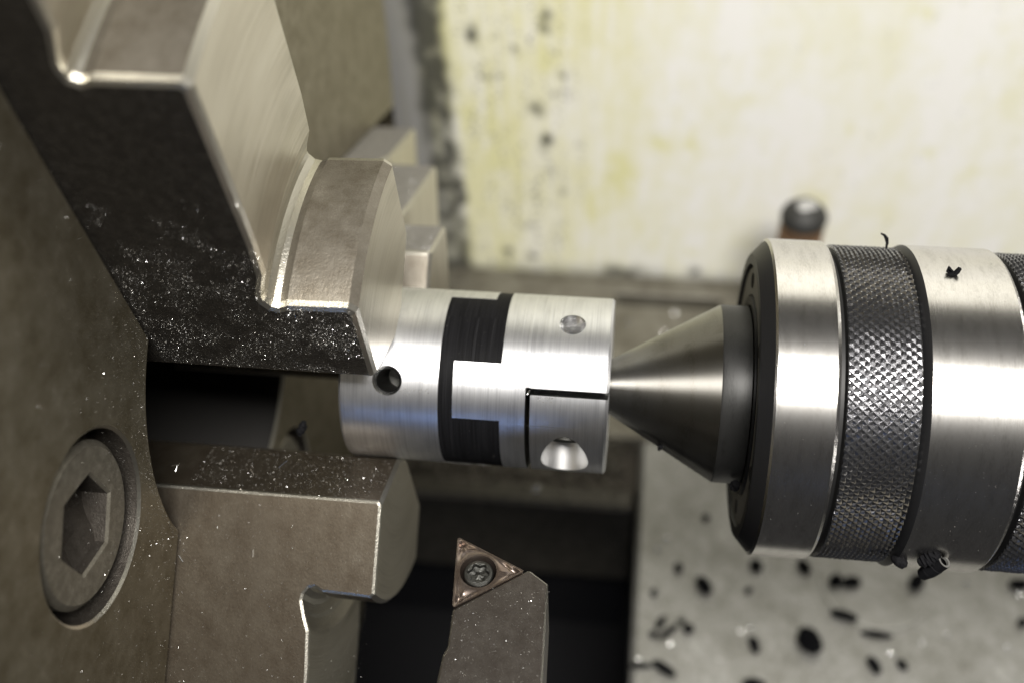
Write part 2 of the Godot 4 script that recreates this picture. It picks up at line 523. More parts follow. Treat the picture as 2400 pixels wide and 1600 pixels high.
# ---------------------------------------------------------------- the chuck
func jaw_profile(t: float, P: Dictionary) -> PackedVector2Array:
	var V: float = 12.5 + maxf(0.0, absf(t) - 2.5) * P.slope
	var C := func(R: float) -> float: return sqrt(maxf(R * R - t * t, 1.0))
	var xn: float = P.xn
	var R: float = P.R
	var d: float = P.dx
	var F: float = 12.5 + 9.8 * P.slope
	var xr: float = P.get("relief", -74.0)
	var raw := [[xr, V, 0.0], [xn, V, P.c0], [xn, C.call(R), P.c1], [-36.6 + d, C.call(R - 0.25), 0.0], [-38.1 + d, C.call(R - 1.0), 0.5], [-39.2 + d, C.call(R + 0.5), 0.4], [-38.7 + d, C.call(R + 2.4), 0.3],
		[-37.9 + d, C.call(R + 4.6), 0.0], [-37.6 + d, C.call(R + 10.0), 0.0], [-37.6 + d, C.call(67.0), 0.8], [-47.0 + d, C.call(67.0), 0.0], [-48.8 + d, C.call(66.4), 0.5], [-49.4 + d, C.call(68.0), 0.4], [-48.2 + d, C.call(72.0), 0.0],
		[-48.0 + d, C.call(96.0), 0.8], [-75.0, C.call(96.0), 0.0], [-75.0, F + 0.9, 0.0], [xr, F + 0.9, 0.0]]
	var o := PackedVector2Array()
	for i in raw.size():
		var p := Vector2(raw[i][0], raw[i][1])
		var c: float = raw[i][2]
		if c <= 0.0:
			o.append(p)
			continue
		var a := Vector2(raw[i - 1][0], raw[i - 1][1])
		var b := Vector2(raw[(i + 1) % raw.size()][0], raw[(i + 1) % raw.size()][1])
		o.append(p + (a - p).normalized() * minf(c, 0.45 * a.distance_to(p)))
		o.append(p + (b - p).normalized() * minf(c, 0.45 * b.distance_to(p)))
	return o


func inset(p: PackedVector2Array, c: float) -> PackedVector2Array:
	var area := 0.0
	for i in p.size():
		area += p[i].cross(p[(i + 1) % p.size()])
	var sg := 1.0 if area > 0.0 else -1.0
	var o := PackedVector2Array()
	for i in p.size():
		var a := (p[i] - p[i - 1]).normalized()
		var b := (p[(i + 1) % p.size()] - p[i]).normalized()
		var na := Vector2(-a.y, a.x) * sg
		var nb := Vector2(-b.y, b.x) * sg
		var m := (na + nb).normalized()
		o.append(p[i] + m * c / maxf(0.4, m.dot(na)))
	return o


func jaw(phi_deg: float, P: Dictionary, parent: Node, label: String) -> void:
	var phi := deg_to_rad(phi_deg)
	var w: float = P.w
	var c: float = P.get("c", 0.55)
	var er := Vector3(0, cos(phi), sin(phi))
	var et := Vector3(0, -sin(phi), cos(phi))
	var ts := [-w, -w + 0.3 * c]
	for k in 31:
		ts.append(-w + c + (2.0 * w - 2.0 * c) * k / 30.0)
	ts.append_array([w - 0.3 * c, w])
	var sl := []
	for k in ts.size():
		var pr := jaw_profile(clampf(ts[k], -w + c, w - c) + P.get("tc", 0.0), P)
		if k == 0 or k == ts.size() - 1:
			pr = inset(pr, c * 0.85)
		elif k == 1 or k == ts.size() - 2:
			pr = inset(pr, c * 0.27)
		sl.append(pr)
	var flank := MB.new()
	var turned := MB.new()
	var sides := MB.new()
	var edge := MB.new()
	var nP: int = sl[0].size()
	var toc: float = P.get("tc", 0.0)
	var at := func(p: Vector2, t: float) -> Vector3: return Vector3(p.x, 0, 0) + er * p.y + et * (t + toc)
	for k in ts.size() - 1:
		for i in nP:
			var i2 := (i + 1) % nP
			var A: Vector3 = at.call(sl[k][i], ts[k])
			var B: Vector3 = at.call(sl[k][i2], ts[k])
			var C: Vector3 = at.call(sl[k + 1][i2], ts[k + 1])
			var D: Vector3 = at.call(sl[k + 1][i], ts[k + 1])
			var e: Vector2 = sl[k][i2] - sl[k][i]
			var out2 := Vector2(e.y, -e.x)
			var hint := Vector3(out2.x, 0, 0) + er * out2.y
			var tgt := turned if out2.normalized().x > 0.75 else sides
			if k < 2 or k > ts.size() - 4:
				tgt = edge
				hint += et * (hint.length() if k > 1 else -hint.length())
			elif e.length() < 1.15 and absf(e.x) > 0.05 and absf(e.y) > 0.05 and absf(e.x) < 1.1:
				tgt = edge
			var uv := []
			for q in [A, B, C, D]:
				var rho := Vector2(q.y, q.z).length()
				uv.append(Vector2(q.x + rho, atan2(q.z, q.y) * rho) * 0.01)
			tgt.quad(A, B, C, D, hint, uv[0], uv[1], uv[2], uv[3])
	for k in [0, ts.size() - 1]:
		var pr: PackedVector2Array = sl[k]
		var id := Geometry2D.triangulate_polygon(pr)
		for j in range(0, id.size(), 3):
			var q := [pr[id[j]], pr[id[j + 1]], pr[id[j + 2]]]
			flank.flat(at.call(q[0], ts[k]), at.call(q[1], ts[k]), at.call(q[2], ts[k]), et * signf(ts[k]), q[0] * 0.01, q[1] * 0.01, q[2] * 0.01)
	part("jaw", [[flank, M[P.flank]], [turned, M.jaw_turned], [sides, M[P.get("sides", "jaw_side")]], [edge, M.jaw_edge]], parent, label)


func arc(R: float, a0: float, a1: float, n: int) -> PackedVector2Array:
	var o := PackedVector2Array()
	for i in n + 1:
		var a := lerpf(a0, a1, float(i) / n)
		o.append(Vector2(cos(a), sin(a)) * R)
	return o


func build_chuck() -> void:
	var t := thing("lathe_chuck", "large worn brown steel three-jaw lathe chuck gripping the silver coupling", "chuck", Vector3(-95, 0, 0))
	var X := -57.0
	var HW := 12.75   # half a jaw slot, with its bevel
	var BR := 27.2
	var RR := 113.2
	var ph := [8.8, 129.0, 248.5]
	var body := MB.new()
	var edge := MB.new()
	var dark := MB.new()
	var recess := MB.new()
	for s in 3:
		var f1 := deg_to_rad(ph[s])
		var f2 := deg_to_rad(ph[(s + 1) % 3] + (360.0 if s == 2 else 0.0))
		var mid := (f1 + f2) * 0.5
		var hc := Vector2(cos(mid), sin(mid)) * 42.0
		var HR := 11.5
		for side in 2:
			var f := f1 if side == 0 else f2
			var sg := 1.0 if side == 0 else -1.0
			var ob := sg * asin(HW / BR)
			var oo := sg * asin(HW / RR)
			var poly := PackedVector2Array()
			poly.append_array(arc(BR, mid, f + ob, 18))
			poly.append_array(arc(RR, f + oo, mid, 40))
			# along the middle line back to the bore, round the screw's recess
			var dm := Vector2(cos(mid), sin(mid))
			for i in 37:
				var a := mid - sg * PI * i / 36.0
				poly.append(hc + Vector2(cos(a), sin(a)) * HR)
			var id := Geometry2D.triangulate_polygon(poly)
			for j in range(0, id.size(), 3):
				var q := [poly[id[j]], poly[id[j + 1]], poly[id[j + 2]]]
				body.flat(Vector3(X, q[0].x, q[0].y), Vector3(X, q[1].x, q[1].y), Vector3(X, q[2].x, q[2].y), Vector3(1, 0, 0), q[0] * 0.01, q[1] * 0.01, q[2] * 0.01)
			# the rounded edge of slot and bore, and the walls below it
			var line := arc(BR, mid, f + ob, 18)
			line.append(Vector2(cos(f + oo), sin(f + oo)) * RR)
			var low := arc(BR - 0.5, mid, f + sg * asin((HW - 0.5) / (BR - 0.5)), 18)
			low.append(Vector2(cos(f + sg * asin((HW - 0.5) / RR)), sin(f + sg * asin((HW - 0.5) / RR))) * RR)
			for i in line.size() - 1:
				var a := line[i]
				var b := line[i + 1]
				var c := low[i]
				var d := low[i + 1]
				var away := (c - a).normalized()
				edge.quad(Vector3(X, a.x, a.y), Vector3(X, b.x, b.y), Vector3(X - 0.5, d.x, d.y), Vector3(X - 0.5, c.x, c.y), Vector3(1, away.x, away.y))
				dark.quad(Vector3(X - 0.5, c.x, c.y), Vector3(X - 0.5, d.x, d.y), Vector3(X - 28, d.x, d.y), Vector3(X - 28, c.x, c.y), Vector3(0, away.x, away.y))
		# recess for the screw
		for i in 72:
			var a := TAU * i / 72.0
			var b := TAU * (i + 1) / 72.0
			var pa := Vector2(cos(a), sin(a))
			var pb := Vector2(cos(b), sin(b))
			var v := func(x: float, p: Vector2, r: float) -> Vector3: return Vector3(x, hc.x + p.x * r, hc.y + p.y * r)
			edge.quad(v.call(X, pa, HR), v.call(X, pb, HR), v.call(X - 0.35, pb, HR - 0.35), v.call(X - 0.35, pa, HR - 0.35), Vector3(1, -pa.x, -pa.y))
			recess.quad(v.call(X - 0.35, pa, HR - 0.35), v.call(X - 0.35, pb, HR - 0.35), v.call(X - 9, pb, HR - 0.35), v.call(X - 9, pa, HR - 0.35), Vector3(0, -pa.x, -pa.y))
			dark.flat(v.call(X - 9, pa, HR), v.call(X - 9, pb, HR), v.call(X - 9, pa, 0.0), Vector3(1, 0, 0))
	body.lathe([Vector2(-128, RR + 1.3), Vector2(X - 1.3, RR + 1.3), Vector2(X, RR)], 240)
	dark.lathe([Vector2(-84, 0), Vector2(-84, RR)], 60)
	var rear := MB.new()
	rear.lathe([Vector2(-150, 60), Vector2(-150, RR - 4), Vector2(-129, RR - 4), Vector2(-128, RR + 1.3)], 160)
	part("chuck_body", [[body, M.chuck_steel], [edge, M.jaw_edge], [recess, M.recess_steel], [dark, M.bore_dark]], t)
	part("back_plate", [[rear, M.chuck_steel]], t)
	for s in 3:
		var f1 := deg_to_rad(ph[s])
		var f2 := deg_to_rad(ph[(s + 1) % 3] + (360.0 if s == 2 else 0.0))
		socket_screw(X - 0.95, (f1 + f2) * 0.5, t)
	var P := {"slope": 0.5774, "xn": -29.2, "R": 34.3, "dx": -1.0, "w": 12.2, "c": 0.95, "c0": 0.5, "c1": 1.0, "flank": "jaw_rough"}
	jaw(ph[0], P, t, "chuck jaw pointing up, its near side dark and sparkling with metal grit")
	P = {"slope": 0.5774, "xn": -29.3, "R": 32.9, "dx": 0.0, "w": 14.0, "tc": 1.9, "c0": 0.5, "c1": 0.6, "flank": "jaw_flank", "sides": "jaw_flank"}
	jaw(ph[1], P, t, "brown chuck jaw pointing towards the operator")
	P = {"slope": 0.5774, "xn": -29.3, "R": 32.9, "dx": 0.0, "w": 12.2, "relief": -43.5, "c0": 0.5, "c1": 0.6, "flank": "jaw_dusty"}
	jaw(ph[2], P, t, "far chuck jaw behind the coupling, its steps seen in outline")


func socket_screw(X: float, ang: float, parent: Node) -> void:
	var c := Vector3(0, cos(ang), sin(ang)) * 42.0
	var b := MB.new()
	var inn := MB.new()
	var R := 9.75
	var hx := func(a: float) -> float:
		var k := fposmod(a - deg_to_rad(-46.5), PI / 3.0) - PI / 6.0
		return 5.0 / cos(k)
	var n := 72
	for i in n:
		var a0 := deg_to_rad(-46.5) + TAU * i / n
		var a1 := deg_to_rad(-46.5) + TAU * (i + 1) / n
		var p := Vector3(0, cos(a0), sin(a0))
		var q := Vector3(0, cos(a1), sin(a1))
		var h0: float = hx.call(a0 + 1e-5)
		var h1: float = hx.call(a1 - 1e-5)
		var ux := Vector3(X, 0, 0) + c
		var dx := Vector3(-1, 0, 0)
		b.quad(ux + p * (h0 + 0.35), ux + q * (h1 + 0.35), ux + q * (R - 0.7), ux + p * (R - 0.7), Vector3(1, 0, 0))
		b.quad(ux + p * (h0 + 0.35), ux + q * (h1 + 0.35), ux + q * h1 + dx * 0.3, ux + p * h0 + dx * 0.3, Vector3(1, 0, 0) - p)
		b.quad(ux + p * (R - 0.7), ux + q * (R - 0.7), ux + q * R + dx * 0.6, ux + p * R + dx * 0.6, Vector3(1, 0, 0) + p)
		b.quad(ux + p * R + dx * 0.6, ux + q * R + dx * 0.6, ux + q * R + dx * 8.0, ux + p * R + dx * 8.0, p)
		var f0 := 3.1 - 1.9 * cos(a0 - deg_to_rad(150.0)) + 0.25 * sin(a0 * 5.0)
		var f1 := 3.1 - 1.9 * cos(a1 - deg_to_rad(150.0)) + 0.25 * sin(a1 * 5.0)
		inn.quad(ux + p * h0 + dx * 0.3, ux + q * h1 + dx * 0.3, ux + q * h1 + dx * f1, ux + p * h0 + dx * f0, -p)
		inn.quad(ux + p * h0 + dx * f0, ux + q * h1 + dx * f1, ux + q * h1 * 0.5 + dx * (f1 * 0.4 + 2.2), ux + p * h0 * 0.5 + dx * (f0 * 0.4 + 2.2), Vector3(1, 0, 0))
		inn.flat(ux + p * h0 * 0.5 + dx * (f0 * 0.4 + 2.2), ux + q * h1 * 0.5 + dx * (f1 * 0.4 + 2.2), ux + dx * 3.5, Vector3(1, 0, 0))
	part("socket_screw", [[b, M.screw_steel], [inn, M.recess_steel]], parent)


# ---------------------------------------------------------------- the coupling
func hole_axis_dist(p: Vector3, c: Vector3, d: Vector3) -> float:
	var q := p - c
	return (q - d * q.dot(d)).length()


func bore_wall(mb: MB, c: Vector3, d: Vector3, r: float, depth: float, R: float, thread := 0.0, floor_mb: MB = null) -> void:
	# wall of a hole of radius r, axis through c along d (pointing into the drum of radius R), down to depth past c
	var u := d.cross(Vector3(1, 0, 0)).normalized() if absf(d.x) < 0.9 else Vector3(0, 1, 0)
	var w := d.cross(u).normalized()
	var n := 56
	var rows := 40 if thread > 0.0 else 6
	for i in n:
		var pr := []
		for k in 2:
			var a := TAU * (i + k) / n
			var e := u * cos(a) + w * sin(a)
			var o := c + e * r
			# where the line o + s d meets the drum
			var A := d.y * d.y + d.z * d.z
			var B := o.y * d.y + o.z * d.z
			var C := o.y * o.y + o.z * o.z - R * R
			var s := (-B - sqrt(maxf(B * B - A * C, 0.0))) / A
			var col := []
			for j in rows + 1:
				var ss := lerpf(s, depth, float(j) / rows)
				var rr := r
				if thread > 0.0:
					rr = r + thread * (absf(fposmod(ss / 0.7 + a / TAU, 1.0) * 2.0 - 1.0) - 0.5)
				col.append(c + e * rr + d * ss)
			pr.append([col, e])
		for j in rows:
			mb.quad(pr[0][0][j], pr[1][0][j], pr[1][0][j + 1], pr[0][0][j + 1], -pr[0][1] - (d * 0.3 if thread > 0.0 else Vector3()))
		var fm := mb if floor_mb == null else floor_mb
		fm.flat(pr[0][0][rows], pr[1][0][rows], c + d * (depth + 0.4), -d)


func build_coupling() -> void:
	var t := thing("shaft_coupling", "silver aluminium shaft coupling with a black middle disc, clamped in the chuck jaws", "coupling", Vector3(-18, -12.5, 0))
	var R := 12.5
	# left hub
	var hub := MB.new()
	var inside := MB.new()
	var dark1 := MB.new()  # hole wall, its inner shade put into a near-black colour
	var th1 := deg_to_rad(46.3)
	var d1 := -Vector3(0, cos(th1), sin(th1))
	var c1 := Vector3(-29.85, 0, 0) - d1 * R
	hub.lathe([Vector2(-36.65, 4), Vector2(-36.65, R - 0.35), Vector2(-36.3, R)], 180)
	hub.drum(-36.3, -22.85, -PI, PI, R, 0.3, func(p: Vector3) -> float: return hole_axis_dist(p, c1, d1) - 2.05 if p.dot(d1) < 0.0 else 1.0)
	hub.lathe([Vector2(-22.85, R), Vector2(-22.85, 4)], 180)
	# countersink and thread
	var uu := d1.cross(Vector3(1, 0, 0)).normalized()
	for i in 56:
		var e0 := uu * cos(TAU * i / 56) + Vector3(1, 0, 0) * sin(TAU * i / 56)
		var e1 := uu * cos(TAU * (i + 1) / 56) + Vector3(1, 0, 0) * sin(TAU * (i + 1) / 56)
		var top := func(e: Vector3) -> Vector3:
			var o := c1 + e * 2.05
			var yz := Vector2(o.y, o.z)
			var B := o.y * d1.y + o.z * d1.z
			return o + d1 * (-B - sqrt(maxf(B * B - yz.length_squared() + R * R, 0.0)))
		inside.quad(top.call(e0), top.call(e1), c1 + e1 * 1.6 + d1 * 0.75, c1 + e0 * 1.6 + d1 * 0.75, -d1 - e0)
	bore_wall(dark1, c1, d1, 1.6, 8.3, R - 0.75, 0.0)
	for s in 2:
		var a := deg_to_rad(-63.0 + 191.0 * s)
		var b := deg_to_rad(-21.5 + 191.0 * s)
		tooth(hub, -22.85, -16.45, a, b, R)
	part("hub", [[hub, M.aluminium], [inside, M.aluminium_thread], [dark1, M.screw_dark]], t, "left aluminium hub with a countersunk hole, half inside the jaws")
	# middle disc
	var disc := MB.new()
	disc.lathe([Vector2(-22.83, 4), Vector2(-22.83, R - 0.06), Vector2(-14.47, R - 0.06), Vector2(-14.47, 4)], 220)
	part("coupling_disc", [[disc, M.plastic_black]], t, "black plastic middle disc of the coupling")
	# right hub
	hub = MB.new()
	inside = MB.new()
	var holes := MB.new()
	var dark := MB.new()  # slit walls and counterbore floor, coloured near-black for the shade inside
	var th2 := deg_to_rad(1.0)
	var d2 := -Vector3(0, cos(th2), sin(th2))
	var c2 := Vector3(-5.4, 0, 0) - d2 * R
	var ths := deg_to_rad(47.3)
	var er := Vector3(0, cos(ths), sin(ths))
	var dc := Vector3(0, sin(ths), -cos(ths))       # along the clamp screw, into the hub
	var cc := Vector3(-5.55, 0, 0) + er * 7.75 - dc * 9.8
	var sw := 0.46
	var keep := func(p: Vector3) -> float:
		var k := 1.0
		if p.dot(d2) < 0.0:
			k = minf(k, hole_axis_dist(p, c2, d2) - 1.78)
		if p.dot(dc) < 0.0:
			k = minf(k, hole_axis_dist(p, cc, dc) - 3.22)
		var side := p.dot(dc)     # 0 in the plane of the slit, negative below it
		if p.dot(er) > 0.0:
			k = minf(k, maxf(absf(side) - sw, -11.0 - p.x))
		if side < sw:
			k = minf(k, absf(p.x + 10.67) - 0.34)
		return k
	hub.drum(-14.42, -0.3, -PI, PI, R, 0.2, keep)
	var a0 := ths + asin(sw / R)
	hub.lathe([Vector2(-0.3, R), Vector2(0.0, R - 0.3), Vector2(0.0, 4.15), Vector2(-0.2, 4.0)], 180, Transform3D(), a0, a0 + TAU - 2.0 * asin(sw / R))
	hub.lathe([Vector2(-14.42, 4.0), Vector2(-14.42, R)], 180)
	inside.lathe([Vector2(-0.2, 4.0), Vector2(-14.4, 4.0)], 60)
	for s in [-1.0, 1.0]:
		var o: Vector3 = -dc * s * sw
		dark.quad(Vector3(-11, 0, 0) + o + er * 4, Vector3(-0.05, 0, 0) + o + er * 4, Vector3(-0.05, 0, 0) + o + er * 12.49, Vector3(-11, 0, 0) + o + er * 12.49, dc * s)
	for x in [-11.01, -10.33]:
		for i in 60:
			var p0 := ths + PI * i / 60
			var p1 := ths + PI * (i + 1) / 60
			var e0 := Vector3(0, cos(p0), sin(p0))
			var e1 := Vector3(0, cos(p1), sin(p1))
			dark.quad(Vector3(x, 0, 0) + e0 * 5, Vector3(x, 0, 0) + e0 * 12.48, Vector3(x, 0, 0) + e1 * 12.48, Vector3(x, 0, 0) + e1 * 5, Vector3(1 if x < -10.5 else -1, 0, 0))
	bore_wall(holes, c2, d2, 1.78, 2.3, R, 0.3)
	bore_wall(inside, cc, dc, 3.22, 3.9, R, 0.0, dark)
	for s in 2:
		tooth(hub, -20.85, -14.42, deg_to_rad(31.5 + 180.0 * s), deg_to_rad(67.6 + 180.0 * s), R)
	part("hub", [[hub, M.aluminium], [inside, M.aluminium_plain], [holes, M.aluminium_thread], [dark, M.screw_dark]], t, "right aluminium hub with a sawn clamp slit, a threaded hole and a screw counterbore")
	# two fine scribed scratches along the right hub
	for q in [[-13.8, -3.2, 38.0, M.screw_dark], [-13.4, -2.2, 69.0, M.aluminium_thread], [-9.6, -4.8, 41.5, M.screw_dark]]:
		var sm := MB.new()
		var w0 := deg_to_rad(q[2])
		for k in 24:
			var p := []
			for z in 2:
				var u := (k + z) / 24.0
				var wd := 0.0022 * (1.0 - absf(2.0 * u - 1.0)) + 0.0004
				for sd in [-1.0, 1.0]:
					var an: float = w0 + 0.02 * u + sd * wd
					p.append(Vector3(lerpf(q[0], q[1], u), cos(an) * (R + 0.012), sin(an) * (R + 0.012)))
			sm.quad(p[0], p[1], p[3], p[2], Vector3(0, cos(w0), sin(w0)))
		part("scratch", [[sm, q[3]]], t)
	# clamp screw down in its counterbore
	var sc := MB.new()
	var bx := dc
	var by := er
	var bz := bx.cross(by)
	var xf := Transform3D(Basis(bx, by, bz), cc + dc * 2.9)
	sc.lathe([Vector2(3, 2.7), Vector2(0.4, 2.75), Vector2(0, 2.4), Vector2(0, 1.5), Vector2(1.4, 1.4), Vector2(1.6, 0)].map(func(v): return v), 40, xf)
	part("clamp_screw", [[sc, M.screw_dark]], t)


func tooth(mb: MB, x0: float, x1: float, a: float, b: float, R: float) -> void:
	mb.drum(x0, x1, a, b, R, 0.4, func(_p): return 1.0)
	for q in [a, b]:
		var e := Vector3(0, cos(q), sin(q))
		var tn := Vector3(0, -sin(q), cos(q)) * (-1.0 if q == a else 1.0)
		mb.quad(Vector3(x0, 0, 0) + e * R, Vector3(x1, 0, 0) + e * R, Vector3(x1, 0, 0) + e * (R - 0.6), Vector3(x0, 0, 0) + e * (R - 0.6), tn)
	for x in [x0, x1]:
		for i in 12:
			var e0 := Vector3(0, cos(lerpf(a, b, i / 12.0)), sin(lerpf(a, b, i / 12.0)))
			var e1 := Vector3(0, cos(lerpf(a, b, (i + 1) / 12.0)), sin(lerpf(a, b, (i + 1) / 12.0)))
			var X := Vector3(x, 0, 0)
			mb.quad(X + e0 * R, X + e1 * R, X + e1 * (R - 0.6), X + e0 * (R - 0.6), Vector3(-1 if x == x0 else 1, 0, 0))


# ---------------------------------------------------------------- the live centre
func knurl(x0: float, x1: float, rt: float, rv: float, around: int, along: int) -> MB:
	var mb := MB.new()
	var px := (x1 - x0) / along
	var pt := TAU / around
	for j in range(0, 2 * along + 1):
		for i in around:
			var cx := x0 + px * 0.5 * j
			var ct := (i + 0.5 * (j & 1)) * pt
			var top := rt + rng.randf_range(-0.05, 0.02)
			var jx := rng.randf_range(-0.05, 0.05)
			var P := []
			var Q := []
			for k in [[1, 0], [0, 1], [-1, 0], [0, -1]]:
				var xx := clampf(cx + k[0] * px * 0.5, x0, x1)
				var tt: float = ct + k[1] * pt * 0.5
				P.append(Vector3(xx, cos(tt) * rv, sin(tt) * rv))
				var x2 := clampf(cx + jx + k[0] * px * 0.09, x0, x1)
				var t2: float = ct + k[1] * pt * 0.09
				Q.append(Vector3(x2, cos(t2) * top, sin(t2) * top))
			var out := Vector3(0, cos(ct), sin(ct))
			for k in 4:
				mb.quad(P[k], P[(k + 1) % 4], Q[(k + 1) % 4], Q[k], out)
			mb.quad(Q[0], Q[1], Q[2], Q[3], out)
	return mb


func build_live_centre() -> void:
	var t := thing("live_center", "polished steel live centre with knurled bands, its cone pressed into the coupling's end", "live center", Vector3(45, -22.2, 0))
	var b := MB.new()
	b.lathe([Vector2(-3.2, 2.1), Vector2(14.75, 12.45)], 160)
	var c2 := MB.new()
	c2.lathe([Vector2(14.75, 12.45), Vector2(15.0, 12.55), Vector2(18.6, 12.55)], 160)
	part("center_cone", [[b, M.steel_cone], [c2, M.steel_collar]], t)
	# dark nose cover with its seal ring
	b = MB.new()
	b.lathe([Vector2(18.9, 12.7), Vector2(18.7, 13.0), Vector2(18.7, 13.9), Vector2(19.3, 14.0), Vector2(19.3, 18.4), Vector2(18.6, 18.5), Vector2(18.6, 19.9), Vector2(18.9, 20.3), Vector2(20.2, 21.75)], 200)
	var rg := MB.new()
	rg.lathe([Vector2(19.3, 14.05), Vector2(19.0, 14.3), Vector2(19.0, 18.0), Vector2(19.3, 18.35)], 160)
	var nose := part("nose_cover", [[b, M.steel_dark]], t)
	part("seal_ring", [[rg, M.seal_grey]], nose)
	for k in 6:
		var a := TAU * k / 6.0 + 0.35
		var pin := MB.new()
		var xf := Transform3D(Basis(), Vector3(0, cos(a) * 16.2, sin(a) * 16.2))
		pin.lathe([Vector2(18.9, 0.0), Vector2(18.9, 0.7), Vector2(18.85, 0.95), Vector2(18.99, 1.1)], 20, xf)
		part("pin_hole", [[pin, M.bore_dark]], nose)
	# polished sleeves
	var rr := 22.16
	for s in [[20.2, 28.05, 0], [38.0, 49.85, 1], [60.0, 71.0, 1]]:
		b = MB.new()
		var p: float = s[0]
		var q: float = s[1]
		if s[2] == 0:
			b.lathe([Vector2(p, 21.75), Vector2(p + 0.25, rr), Vector2(q - 0.45, rr), Vector2(q, rr - 0.35), Vector2(q + 0.02, 20.9)], 260)
		else:
			b.lathe([Vector2(p + 0.65, rr), Vector2(q - 0.45, rr), Vector2(q, rr - 0.35), Vector2(q + 0.02, 20.9)], 260)
			var dk := MB.new()
			dk.lathe([Vector2(p - 0.4, 20.9), Vector2(p - 0.3, 21.2), Vector2(p, 21.5), Vector2(p + 0.25, rr - 0.25), Vector2(p + 0.65, rr)], 260)
			part("dark_edge", [[dk, M.steel_dark]], t)
		part("sleeve_ring", [[b, M.steel_ground]], t)
	for s in [[29.0, 37.6], [50.8, 59.6]]:
		var kn := knurl(s[0], s[1], 21.75, 21.27, 124, 7)
		var fl := MB.new()
		fl.lathe([Vector2(s[0] - 1.0, 20.7), Vector2(s[0] - 0.3, 20.7), Vector2(s[0] - 0.05, 21.28), Vector2(s[1] + 0.1, 21.28), Vector2(s[1] + 0.5, 20.7)], 160)
		part("knurled_band", [[kn, M.knurl], [fl, M.knurl_floor]], t)
	b = MB.new()
	b.lathe([Vector2(71, 21.5), Vector2(72, 20), Vector2(76, 20), Vector2(76, 13), Vector2(130, 15.5)], 100)
	part("taper_shank", [[b, M.steel_cone]], t)


